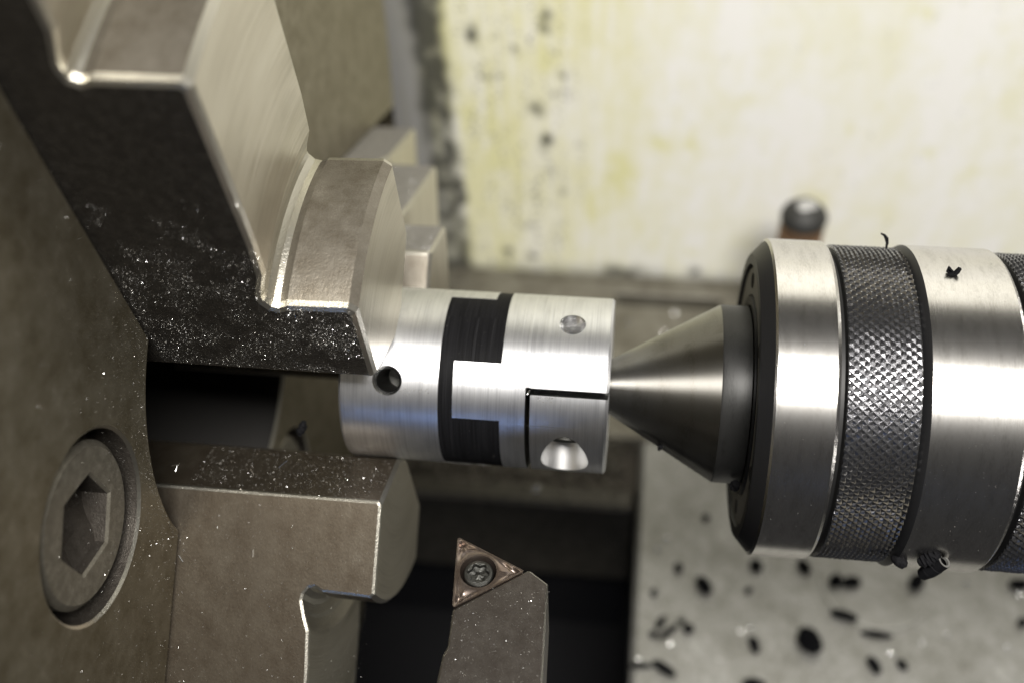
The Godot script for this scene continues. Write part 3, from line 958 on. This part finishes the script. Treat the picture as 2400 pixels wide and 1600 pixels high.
# ---------------------------------------------------------------- the turning tool
func build_tool() -> void:
	var t := thing("turning_tool", "dark steel lathe tool holder with a copper-coloured triangular insert at its tip", "cutting tool", Vector3(-12, -12, 60))
	var top := -0.12
	# shank: outline in (x, z)
	var o := PackedVector2Array([Vector2(-8.62, 31.15), Vector2(-8.2, 31.1), Vector2(-5.85, 32.75), Vector2(-5.2, 46), Vector2(-4.6, 112), Vector2(-17.9, 112), Vector2(-17.4, 47), Vector2(-17.25, 43.4), Vector2(-16.85, 42.2), Vector2(-17.02, 37.45), Vector2(-16.9, 37.3)])
	prism(t, "shank", o, top, -12.0, 0.22, M.holder, M.holder, M.jaw_edge)
	# seat under the insert
	var C := Vector2(-14.66, 31.87)
	var seat := PackedVector2Array([Vector2(-8.7, 31.25), Vector2(-16.9, 37.25), Vector2(-17.0, 36.2), Vector2(-17.55, 28.2), Vector2(-16.6, 27.9)])
	prism(t, "insert_seat", seat, -2.55, -11.9, 0.1, M.holder, M.holder, M.holder)
	# insert: rounded triangle, land, chip groove, raised middle, hole
	var va := [Vector2(-18.04, 27.07), Vector2(-8.82, 31.27), Vector2(-17.14, 37.26)]
	var inr := 2.93
	var en := []
	for k in 3:
		var e: Vector2 = va[(k + 1) % 3] - va[k]
		var nn := Vector2(e.y, -e.x).normalized()
		if nn.dot(va[k] - C) < 0.0:
			nn = -nn
		en.append([nn.angle(), nn.dot(va[k] - C)])
	var rad := func(a: float, d: float, cap: float) -> float:
		var r := cap
		for q in en:
			var k := cos(a - q[0])
			if k > 0.02:
				r = minf(r, (q[1] - d) / k)
		return r
	var NL := 22
	var N := 240
	var ib := MB.new()
	var pt := func(k: int, i: int) -> Vector3:
		var a := TAU * i / N
		var ro: float = rad.call(a, 0.0, 5.62)
		var ri := 2.3
		var u := float(k) / NL
		var r := lerpf(ro, ri, pow(u, 1.25))
		var edge_d := 9.0
		for q in en:
			edge_d = minf(edge_d, q[1] - r * cos(a - q[0]))
		# a narrow land, then a chip groove that widens towards the corners, then the raised middle
		var far := smoothstep(2.9, 4.4, r)
		var mid := smoothstep(3.3, 2.5, r)
		var h := -0.42 * smoothstep(0.12, 0.75, edge_d) * (1.0 - smoothstep(0.75, 1.7, edge_d) * (0.5 + 0.5 * far)) * (0.35 + 0.75 * far) * (1.0 - mid)
		h += 0.1 * far * sin(r * 5.0) * smoothstep(0.15, 0.5, edge_d)
		if k == 0:
			h = -0.05
		return Vector3(C.x + cos(a) * r, h, C.y + sin(a) * r)
	for k in NL:
		for i in N:
			ib.quad(pt.call(k, i), pt.call(k, i + 1), pt.call(k + 1, i + 1), pt.call(k + 1, i), Vector3(0, 1, 0))
	for i in N:
		var A: Vector3 = pt.call(0, i)
		var B: Vector3 = pt.call(0, i + 1)
		var cx := Vector3(C.x, 0, C.y)
		var A2 := cx + (A - cx) * 0.93 + Vector3(0, -2.4, 0)
		var B2 := cx + (B - cx) * 0.93 + Vector3(0, -2.4, 0)
		ib.quad(A, B, B2, A2, Vector3(A.x - C.x, 0, A.z - C.y))
		# the hole's wall
		A = pt.call(NL, i)
		B = pt.call(NL, i + 1)
		ib.quad(A, B, cx + (B - cx) * 0.8 + Vector3(0, -1.6, 0), cx + (A - cx) * 0.8 + Vector3(0, -1.6, 0), cx - A)
	var ins := part("cutting_insert", [[ib, M.carbide]], t, "copper-coloured triangular carbide insert")
	# its screw: six-lobed socket full of grit
	var s := MB.new()
	var lobe := func(a: float, r: float) -> float: return r * (1.0 + 0.13 * cos(6.0 * a))
	for i in 96:
		var a0 := TAU * i / 96
		var a1 := TAU * (i + 1) / 96
		var e0 := Vector3(cos(a0), 0, sin(a0))
		var e1 := Vector3(cos(a1), 0, sin(a1))
		var cen := Vector3(C.x, -0.42, C.y)
		var f := func(r: float, y: float, w: bool) -> Array:
			return [cen + e0 * (lobe.call(a0, r) if w else r) + Vector3(0, y, 0), cen + e1 * (lobe.call(a1, r) if w else r) + Vector3(0, y, 0)]
		var rows := [f.call(1.86, -0.9, false), f.call(1.86, -0.12, false), f.call(1.74, 0.0, false), f.call(1.42, 0.06, false), f.call(1.22, 0.0, true), f.call(1.16, -0.55, true), f.call(0.6, -0.7, true), f.call(0.0, -0.5, true)]
		for k in rows.size() - 1:
			var hint := e0 if k == 0 else (-e0 if k == 4 else Vector3(0, 1, 0))
			s.quad(rows[k][0], rows[k][1], rows[k + 1][1], rows[k + 1][0], hint)
	part("insert_screw", [[s, M.screw_dark]], ins)


func prism(parent: Node, called: String, o: PackedVector2Array, y1: float, y0: float, c: float, mt: Material, ms: Material, me: Material) -> void:
	# outline in (x, z), from y0 up to y1, its upper edge chamfered by c
	var tp := inset(o, c)
	var id := Geometry2D.triangulate_polygon(tp)
	var a := MB.new()
	var s := MB.new()
	var e := MB.new()
	for j in range(0, id.size(), 3):
		var q := [tp[id[j]], tp[id[j + 1]], tp[id[j + 2]]]
		a.flat(Vector3(q[0].x, y1, q[0].y), Vector3(q[1].x, y1, q[1].y), Vector3(q[2].x, y1, q[2].y), Vector3(0, 1, 0), q[0] * 0.01, q[1] * 0.01, q[2] * 0.01)
	var mid := Vector2()
	for p in o:
		mid += p / o.size()
	for i in o.size():
		var p := o[i]
		var q := o[(i + 1) % o.size()]
		var n2 := Vector2((q - p).y, -(q - p).x)
		if Geometry2D.is_point_in_polygon((p + q) * 0.5 + n2.normalized() * 0.01, o):
			n2 = -n2
		var h := Vector3(n2.x, 0, n2.y).normalized()
		var tp0 := tp[i]
		var tp1 := tp[(i + 1) % o.size()]
		e.quad(Vector3(tp0.x, y1, tp0.y), Vector3(tp1.x, y1, tp1.y), Vector3(q.x, y1 - c, q.y), Vector3(p.x, y1 - c, p.y), h + Vector3(0, 1, 0))
		s.quad(Vector3(p.x, y1 - c, p.y), Vector3(q.x, y1 - c, q.y), Vector3(q.x, y0, q.y), Vector3(p.x, y0, p.y), h)
	part(called, [[a, mt], [s, ms], [e, me]], parent)


# ---------------------------------------------------------------- swarf
func curl_shape(sd: int, length: float, radius: float) -> MB:  # a tight, ribbed, slightly bent curl
	var r := RandomNumberGenerator.new()
	r.seed = sd
	var mb := MB.new()
	var n := maxi(8, int(length / 0.22))
	var seg := 12
	var bend := r.randf_range(-0.5, 0.5)
	var ph := r.randf() * TAU
	var sq := r.randf_range(0.65, 1.0)
	var rings := []
	for i in n + 1:
		var u := float(i) / n
		var x := (u - 0.5) * length
		var env := pow(maxf(0.0, sin(PI * clampf(u * 0.94 + 0.03, 0.0, 1.0))), 0.4)
		var ring := []
		for j in seg:
			var a := TAU * j / seg
			var rr := radius * env * (1.0 + 0.22 * sin(i * 2.4 + a * 1.0 + ph) + r.randf_range(-0.16, 0.16))
			ring.append(Vector3(x, rr * sq * cos(a) + bend * x * x / length * 0.4, rr * sin(a) + 0.25 * bend * sin(u * 5.0) * radius))
		rings.append(ring)
	for i in n:
		for j in seg:
			var j2 := (j + 1) % seg
			var a := TAU * (j + 0.5) / seg
			mb.quad(rings[i][j], rings[i][j2], rings[i + 1][j2], rings[i + 1][j], Vector3(0, cos(a), sin(a)))
	for e in [0, n]:
		for j in seg:
			mb.flat(rings[e][j], rings[e][(j + 1) % seg], rings[e][0].lerp(rings[e][seg / 2], 0.5), Vector3(1 if e == n else -1, 0, 0))
	return mb


func strip_shape(pts: Array, width: float, thick: float, up: Vector3) -> MB:  # a ribbon that follows pts
	var mb := MB.new()
	var fr := []
	for i in pts.size():
		var a: Vector3 = pts[maxi(i - 1, 0)]
		var b: Vector3 = pts[mini(i + 1, pts.size() - 1)]
		var d := (b - a).normalized()
		var s := d.cross(up).normalized()
		var u := s.cross(d)
		var k := 1.0 - 0.6 * absf(2.0 * i / (pts.size() - 1.0) - 1.0)
		var p: Vector3 = pts[i]
		fr.append([p + s * width * 0.5 * k + u * thick * 0.5, p - s * width * 0.5 * k + u * thick * 0.5, p - s * width * 0.5 * k - u * thick * 0.5, p + s * width * 0.5 * k - u * thick * 0.5, s, u])
	for i in pts.size() - 1:
		for k in 4:
			var hint: Vector3 = [fr[i][5], -fr[i][4], -fr[i][5], fr[i][4]][k]
			mb.quad(fr[i][k], fr[i][(k + 1) % 4], fr[i + 1][(k + 1) % 4], fr[i + 1][k], hint)
	mb.quad(fr[0][0], fr[0][1], fr[0][2], fr[0][3], pts[0] - pts[1])
	var z := pts.size() - 1
	mb.quad(fr[z][0], fr[z][1], fr[z][2], fr[z][3], pts[z] - pts[z - 1])
	return mb


func loose(called: String, mb: MB, m: Material, at: Vector3, rot: Vector3, label: String, category: String, group := "") -> MeshInstance3D:
	var o := MeshInstance3D.new()
	o.name = numbered(called)
	o.mesh = to_mesh([[mb, m]], Vector3())
	o.position = at * MM
	o.rotation_degrees = rot
	add_child(o)
	o.set_meta("label", label)
	o.set_meta("category", category)
	if group:
		o.set_meta("group", group)
	return o


func build_chips() -> void:
	var g := "black plastic chips lying on the bed plate"
	# x, z, length, radius, turn, label
	var L := [
		[24.3, -40.3, 5.0, 1.5, -58, "stout leaning black chip on the plate below the live centre cone"],
		[37.3, -47.3, 3.0, 1.5, 20, "round black chip just under the lower left corner of the live centre"],
		[49.2, -48.2, 4.2, 1.25, -62, "greyish slanting chip half hidden under the first knurled band"],
		[35.3, -40.3, 2.0, 0.8, 60, "small faint black chip by itself below the round one under the live centre"],
		[56.5, -44.8, 3.6, 1.4, 40, "left one of the two touching black chips under the live centre"],
		[60.4, -44.8, 4.6, 1.4, 20, "right one of the two touching black chips under the live centre"],
		[76.2, -46.3, 5.0, 1.5, 52, "dark leaf-shaped chip below the tube curl on the live centre"],
		[57.8, -35.5, 6.4, 1.2, -12, "black bar-shaped chip at the end of the fine curved strand"],
		[65.0, -31.2, 7.2, 0.85, -2, "thin straight black chip lying level under the curved strand"],
		[49.0, -27.4, 6.6, 2.3, -64, "largest black chip of the plate, a ribbed oval"],
		[36.1, -25.7, 4.2, 1.1, -66, "upright narrow black chip left of the largest one"],
		[63.5, -23.1, 4.4, 1.2, -62, "narrow black chip below the thin straight one, right of the largest"],
		[70.0, -23.9, 3.0, 1.0, -50, "small dark chip beside the narrow one at the lower edge of the photo"],
		[20.6, -28.2, 2.6, 1.2, 30, "small black chip right of the crossed pair near the gap"],
		[100.6, -48.0, 4.6, 1.4, 8, "black chip at the right edge of the photo under the live centre"],
		[35.7, -15.6, 5.2, 1.3, 5, "black chip cut off by the bottom edge of the photo"],
		[18.0, -44.9, 2.2, 1.1, 60, "tiny round black chip high on the plate near the gap"],
		[25.0, -60.8, 1.8, 0.9, 60, "faint greenish chip on the plate beside the cone's lower corner"],
		[14.0, -29.4, 4.0, 0.8, 62, "upright thin chip, left one of the crossed pair near the gap"],
		[15.8, -27.1, 5.8, 0.7, 42, "slanting thin chip, right one of the crossed pair near the gap"],
		[15.0, -17.4, 6.0, 1.2, -30, "long sloping black chip near the lower end of the gap edge"],
		[12.3, -26.0, 2.0, 0.9, 20, "dot-like black chip left of the crossed pair"],
		[9.7, -17.7, 5.2, 0.7, 10, "flat grey-black flake on the very edge of the gap"],
		[12.1, -37.4, 2.0, 0.8, 70, "dot-like chip alone near the gap edge, above the crossed pair"],
		[19.0, -30.3, 1.8, 0.7, 10, "tiniest chip, just above the one right of the crossed pair"],
		[99.6, -37.7, 2.6, 1.0, 60, "small chip at the right edge of the photo, halfway down the plate"],
	]
	for i in L.size():
		var c: Array = L[i]
		var mb := curl_shape(100 + i, c[2], c[3])
		loose("black_chip", mb, M.chip_black, Vector3(c[0], -120 + c[3] * 0.75, c[1]), Vector3(0, c[4], 0), c[5], "chip", g)
	# bright crumbs on the plate
	var B := [[32.9, -29.2], [35.5, -30.2], [88.3, -47.7], [100.3, -45.4], [75.4, -30.4], [94.8, -31.0], [81.4, -32.9], [68.0, -27.0], [16.4, -24.0], [8.9, -19.1], [14.9, -53.4], [12.7, -50.0], [12.6, -127], [25, -133], [2.2, -130.3], [15.8, -135.2], [29.0, -128.0], [-20.0, -67.0]]
	var names := ["left one of two bright crumbs above the largest black chip", "right one of two bright crumbs above the largest black chip", "long bright crumb below the right end of the live centre", "bright crumb on the chip at the right edge of the photo",
		"bright crumb left of the pair low on the right of the plate", "bright crumb low near the right edge of the plate", "bright crumb under the right end of the curved strand", "bright crumb between the thin straight chip and the narrow one", "shining round crumb under the crossed pair of chips",
		"bright crumb on the gap edge low in the photo", "bright crumb high on the plate near the gap", "second bright crumb high on the plate near the gap", "bright crumb on the rear way behind the cone", "bright crumb on the rear way near the dark slot", "large out-of-focus bright crumb right of the coupling's upper corner",
		"bright crumb on the rear way left of the live centre", "bright crumb on the rear way beside the live centre's rim", "bright crumb on the rail of the gap under the coupling"]
	for i in B.size():
		var mb := curl_shape(300 + i, 1.5, 0.6)
		loose("bright_crumb", mb, M.swarf_bright, Vector3(B[i][0], -119.7 if i < 17 else -121.1, B[i][1]), Vector3(20 * i, 40 * i, 15 * i), names[i], "crumb", "bright aluminium crumbs on the bed")
	# a fine strand on the plate
	var S := [Vector3(53.6, -118.6, -49), Vector3(53.2, -119.2, -45), Vector3(53.5, -119.5, -42), Vector3(54.7, -119.6, -39.2), Vector3(57.3, -119.6, -36), Vector3(60.7, -119.6, -33.9), Vector3(65.3, -119.6, -32.8), Vector3(70.8, -119.5, -33.5), Vector3(74, -119.4, -35.2), Vector3(76.5, -119.2, -37.6), Vector3(78.5, -118.8, -40.3)]
	var P := []
	for i in S.size():
		P.append(S[i] - Vector3(65, -119.6, -38))
	loose("swarf_strand", strip_shape(P, 0.5, 0.3, Vector3(0, 1, 0)), M.swarf_grey, Vector3(65, -119.6, -38), Vector3(), "fine curved strand of swarf arched across the plate between black chips", "swarf strand")
	# brown heap under the coupling
	var heap := MB.new()
	var r := RandomNumberGenerator.new(); r.seed = 8
	for i in 420:
		var c := curl_shape(700 + i % 40, r.randf_range(0.9, 2.6), r.randf_range(0.25, 0.6))
		var ang := Basis.from_euler(Vector3(r.randf() * 6, r.randf() * 6, r.randf() * 6))
		var p := Vector3(r.randf_range(-60, 3), -123.6 + r.randf_range(0, 2.6), -77 + r.randfn(0, 4.5))
		for k in c.v.size():
			heap.v.append(ang * c.v[k] + p); heap.n.append(ang * c.n[k]); heap.t.append(Vector2())
	var h := part("swarf_litter", [[heap, M.screw_steel]], self)
	h.set_meta("kind", "stuff"); h.set_meta("label", "brown litter of fine swarf along the bed gap under the coupling"); h.set_meta("category", "swarf")
	# chips on the machine
	var mb2 := MB.new()
	loose("black_chip", strip_shape([Vector3(-0.65, 0.1, 0), Vector3(-0.6, 0.7, -0.2), Vector3(-0.4, 0.35, 0.3), Vector3(0.0, 0.1, 0.4), Vector3(0.35, 0.5, 0.2), Vector3(0.6, 1.05, 0)], 0.95, 0.35, Vector3(0, 0, 1)), M.chip_black, Vector3(42.5, 21.9, -3.6), Vector3(10, 0, 0), "forked black chip sitting on top of the second polished ring of the live centre", "chip")
	loose("black_chip", strip_shape([Vector3(0.3, -0.3, 0), Vector3(0.35, 0.5, 0), Vector3(0.2, 1.1, 0), Vector3(-0.1, 1.5, 0), Vector3(-0.6, 1.75, 0)], 0.5, 0.25, Vector3(0, 0, 1)), M.chip_black, Vector3(35.6, 18.8, -11.6), Vector3(-30, 0, 0), "tiny hooked black chip standing up on the knurled band's upper edge", "chip")
	# a tube-like curl and a crumpled piece hanging at the underside
	var tube := MB.new()
	tube.lathe([Vector2(0, 0.62), Vector2(0, 0.95), Vector2(1.2, 1.0), Vector2(1.3, 0.92), Vector2(1.4, 1.05), Vector2(2.6, 1.05), Vector2(2.7, 0.95), Vector2(2.8, 1.02), Vector2(4.0, 0.8), Vector2(4.2, 0.0)], 28)
	var rim := MB.new()
	rim.lathe([Vector2(0.3, 0.62), Vector2(-0.04, 0.62), Vector2(-0.04, 0.9)], 28)
	var tc := thing("tube_curl", "black tube-shaped curl of swarf with pale open rim stuck under the second polished ring", "chip", Vector3(43.9, -3.9, 22.4))
	tc.rotation_degrees = Vector3(0, 0, -118)
	var q1 := part("curl", [[tube, M.chip_black]], tc)
	q1.mesh = to_mesh([[tube, M.chip_black]], Vector3())
	var q2 := part("rim", [[rim, M.swarf_grey]], tc)
	q2.mesh = to_mesh([[rim, M.swarf_grey]], Vector3())
	loose("black_chip", curl_shape(51, 3.0, 0.9), M.chip_black, Vector3(42.0, -3.7, 22.3), Vector3(20, 30, 40), "blurred lump of black chips beside the tube curl under the live centre", "chip")
	loose("black_chip", curl_shape(57, 2.6, 0.9), M.chip_black, Vector3(38.9, -5.9, 21.6), Vector3(0, 20, -40), "ragged black chip hanging left of the tube curl", "chip")
	loose("black_chip", curl_shape(58, 1.5, 0.45), M.chip_black, Vector3(7.6, -3.2, 7.8), Vector3(0, 0, 60), "small black chip clinging to the cone's lower edge", "chip")
	loose("black_chip", curl_shape(59, 2.2, 0.7), M.chip_black, Vector3(17.8, -3.9, 13.0), Vector3(30, 0, 70), "black chip caught below the cone where it enters the live centre", "chip")
	loose("black_chip", curl_shape(61, 2.6, 0.65), M.chip_black, Vector3(-43.2, -1.4, 10.4), Vector3(0, 30, 60), "black chip lying inside the chuck beside the coupling's left end", "chip")
	# silver slivers
	var V := [[-55.2, 5.4, 23.0, [Vector3(-0.9, 0, 0.2), Vector3(0, 0, 0), Vector3(-0.3, 0, 0.9)], "bent silver sliver on the near jaw's upper edge beside the chuck face"],
		[-42.0, 3.9, 20.6, [Vector3(-0.6, 0, 0.5), Vector3(0.5, 0, -0.5)], "straight silver sliver on the middle of the near jaw's upper edge"],
		[-54.9, -4.6, 30.9, [Vector3(-0.3, 0, -0.3), Vector3(0.3, 0, 0.5)], "short silver sliver on the seam between chuck face and near jaw"],
		[-45.7, -5.2, 28.9, [Vector3(0, 0, -0.5), Vector3(0.05, 0, 0.5)], "tiny silver sliver on the flat brown side of the near jaw"]]
	for s in V:
		var pp := []
		for p in s[3]:
			pp.append(p)
		loose("silver_sliver", strip_shape(pp, 0.32, 0.12, Vector3(0, 0.8, 0.6)), M.swarf_bright, Vector3(s[0], s[1] + 0.25, s[2] + 0.2), Vector3(40, 0, 0), s[4], "sliver")
	# the oil nipple behind
	var on := thing("oil_nipple", "small brass oil nipple with black and white cap behind the live centre", "oil nipple", Vector3(46.5, -120, -125))
	var xf := Transform3D(Basis(Vector3(0, 1, 0), Vector3(1, 0, 0), Vector3(0, 0, 1)), Vector3(46.5, -120, -125))
	var br := MB.new()
	br.lathe([Vector2(0, 5), Vector2(30, 5), Vector2(31, 5.8), Vector2(44.2, 5.9), Vector2(44.6, 5.3), Vector2(45.4, 5.3), Vector2(45.8, 5.9), Vector2(48.6, 5.9), Vector2(48.7, 5.0)], 48, xf)
	part("stem", [[br, M.brass]], on)
	var cp := MB.new()
	cp.lathe([Vector2(48.6, 6.0), Vector2(50.0, 6.2), Vector2(51.5, 5.6), Vector2(53.6, 3.4), Vector2(54.4, 0)], 48, xf)
	part("cap", [[cp, M.rubber]], on)
	var wt := MB.new()
	var xw := Transform3D(Basis(Vector3(0.25, 0.8, 0.55).normalized(), Vector3(0.9, -0.4, 0.17).normalized(), Vector3(0.25, 0.8, 0.55).normalized().cross(Vector3(0.9, -0.4, 0.17).normalized())).orthonormalized(), Vector3(47.3, -67.2, -123.4))
	wt.lathe([Vector2(-1, 3.7), Vector2(0.2, 3.2), Vector2(1.0, 2.0), Vector2(1.2, 0)], 32, xw)
	part("cap_top", [[wt, M.zinc]], on)


func dust(p: Array, m: Material, called: String, label: String) -> void:  # bright grit as one mass of tiny flakes; p: transforms
	var mb := MB.new()
	mb.flat(Vector3(-0.5, 0, -0.4), Vector3(0.5, 0, -0.3), Vector3(0.1, 0.16, 0.5), Vector3(0, 1, 0))
	mb.flat(Vector3(-0.5, 0, -0.4), Vector3(0.1, 0.16, 0.5), Vector3(-0.2, -0.3, 0.3), Vector3(0, 1, 0))
	mb.flat(Vector3(-0.5, 0, -0.4), Vector3(0.5, 0, -0.3), Vector3(0, -0.35, 0), Vector3(0, -1, 0))
	var mm := MultiMesh.new()
	mm.transform_format = MultiMesh.TRANSFORM_3D
	mm.mesh = to_mesh([[mb, m]], Vector3())
	mm.instance_count = p.size()
	for i in p.size():
		var x: Transform3D = p[i]
		x.origin *= MM
		mm.set_instance_transform(i, x)
	var o := MultiMeshInstance3D.new()
	o.name = called
	o.multimesh = mm
	add_child(o)
	o.set_meta("kind", "stuff")
	o.set_meta("label", label)
	o.set_meta("category", "grit")


func build_dust() -> void:
	var r := RandomNumberGenerator.new(); r.seed = 77
	var p := []
	var put := func(pos: Vector3, lo: float, hi: float) -> void:
		var s := lerpf(lo, hi, pow(r.randf(), 3.0))
		p.append(Transform3D(Basis.from_euler(Vector3(r.randf() * TAU, r.randf() * TAU, r.randf() * TAU)).scaled(Vector3.ONE * s), pos))
	var frame := func(deg: float, x: float, rad: float, t: float) -> Vector3:
		var a := deg_to_rad(deg)
		return Vector3(x, rad * cos(a) - t * sin(a), rad * sin(a) + t * cos(a))
	var cl := FastNoiseLite.new(); cl.seed = 31; cl.frequency = 0.16; cl.fractal_octaves = 3
	for i in 30000:   # dark side of the upper jaw: clinging in patches, most along the lower edge
		var x := r.randf_range(-57, -29.9)
		var y := r.randf_range(18.4, 33.0 if x > -38 else 50.0)
		if cl.get_noise_2d(x, y) * 1.5 + 0.55 - maxf(0.0, y - 37.0) * 0.06 + 0.25 * smoothstep(21.0, 18.4, y) < r.randf():
			continue
		put.call(frame.call(8.8, x, y, 12.21), 0.03, 0.13)
	for i in 2500:    # near jaw, its side and its bevel
		put.call(frame.call(129.0, r.randf_range(-57, -30), r.randf_range(18.6, 50), -12.12), 0.04, 0.13)
	for i in 2200:
		var tt := r.randf_range(-11.8, -2.5)
		put.call(frame.call(129.0, r.randf_range(-57, -30), 12.46 + (absf(tt) - 2.5) * 0.5774, tt), 0.04, 0.18)
	for i in 9000:   # chuck face, thickest near its bore
		var rad := 27.5 + 45.0 * pow(r.randf(), 1.8)
		var a := deg_to_rad(r.randf_range(15, 122))
		var q := Vector3(-56.98, cos(a) * rad, sin(a) * rad)
		if q.distance_to(Vector3(-57, 42.0 * cos(deg_to_rad(68.9)), 42.0 * sin(deg_to_rad(68.9)))) < 11.4:
			q.x -= 0.95
		put.call(q, 0.025, 0.11)
	for i in 700:    # far jaw's side
		put.call(frame.call(248.5, r.randf_range(-38, -29.6), r.randf_range(18.5, 30), 12.22), 0.06, 0.25)
	for i in 700:
		put.call(frame.call(248.5, r.randf_range(-48, -38), r.randf_range(34, 66), 12.22), 0.06, 0.3)
	for i in 1100:    # tool holder
		put.call(Vector3(r.randf_range(-16.8, -5.6), -0.1, r.randf_range(33.5, 48)), 0.05, 0.16)
	for i in 260:    # polished rings
		var a := deg_to_rad(r.randf_range(-30, 110))
		var x := r.randf_range(20.6, 27.5) if i % 3 == 0 else r.randf_range(38.8, 49.4)
		put.call(Vector3(x, cos(a) * 22.18, sin(a) * 22.18), 0.04, 0.12)
	for i in 160:
		var a := deg_to_rad(r.randf_range(-20, 105))
		put.call(Vector3(r.randf_range(-28, -0.5), cos(a) * 12.52, sin(a) * 12.52), 0.03, 0.1)
	for i in 150:    # burrs round the sawn slit and scraped marks beside the holes
		var k := i % 3
		var a := deg_to_rad(45.0 + r.randfn(0, 1.6) if k == 0 else 50.2 + absf(r.randfn(0, 1.6)) if k == 1 else 51.5 + r.randfn(0, 1.2))
		var x := -11.2 + r.randfn(0, 0.4) if k == 0 else -9.8 + absf(r.randfn(0, 1.8)) if k == 1 else -27.5 + r.randf_range(-0.6, 3.4)
		put.call(Vector3(x, cos(a) * 12.51, sin(a) * 12.51), 0.08, 0.3)
	var bright := []
	var dull := []
	for i in p.size():
		(bright if i % 3 == 0 else dull).append(p[i])
	dust(bright, M.swarf_bright, "aluminium_grit", "fine glittering aluminium grit sprinkled over chuck, jaws and tool")
	dust(dull, M.grit_dull, "steel_grit", "dull grey metal dust clinging to chuck, jaws and tool")


# ---------------------------------------------------------------- all together
func _ready() -> void:
	rng.seed = 4
	# camera
	var cam := Camera3D.new()
	cam.name = "camera"
	var fw := Vector3(-0.10918635, -0.72619462, -0.67876337)
	var up := Vector3(-0.06028244, 0.68642655, -0.72469622)
	cam.transform = Transform3D(Basis(fw.cross(up), up, -fw).orthonormalized(), Vector3(2.3445, 116.2279, 101.0353) * MM)
	var at := CameraAttributesPhysical.new()
	at.frustum_focal_length = 54.7
	at.frustum_focus_distance = 0.134
	at.frustum_near = 0.01
	at.frustum_far = 20.0
	at.exposure_aperture = 20.0
	cam.attributes = at
	cam.fov = 35.47
	cam.near = 0.01
	cam.far = 20.0
	add_child(cam)
	cam.current = true
	# surroundings: a dim workshop
	var we := WorldEnvironment.new()
	we.name = "surroundings"
	var e := Environment.new()
	e.background_mode = Environment.BG_COLOR
	e.background_color = Color(0.042, 0.041, 0.04).linear_to_srgb()
	e.tonemap_mode = Environment.TONE_MAPPER_LINEAR
	e.tonemap_exposure = 1.0
	e.sdfgi_enabled = true
	e.ssao_enabled = true
	e.ssil_enabled = true
	we.environment = e
	add_child(we)
	# the machine lamp overhead
	lamp("machine_lamp", Vector3(90, 455, 245), Vector3(10, -10, -40), Vector2(0.24, 0.12), Color(1.0, 0.985, 0.96), 0.62)
	# a window in the operator's back, low and bluish
	lamp("window_light", Vector3(-150, -70, 520), Vector3(-30, 0, 0), Vector2(0.10, 0.035), Color(0.55, 0.71, 1.0), 0.012)

	make_materials()
	build_panel()
	build_bed()
	build_chuck()
	build_coupling()
	build_live_centre()
	build_tool()
	build_chips()
	build_dust()


func lamp(called: String, from: Vector3, to: Vector3, size: Vector2, col: Color, energy: float) -> void:
	var l := AreaLight3D.new()
	l.name = called
	l.area_size = size
	l.light_color = col
	l.light_energy = energy
	l.shadow_enabled = true
	l.area_range = 6.0
	add_child(l)
	l.look_at_from_position(from * MM, to * MM, Vector3(0, 0, -1) if absf((to - from).normalized().y) > 0.8 else Vector3.UP)
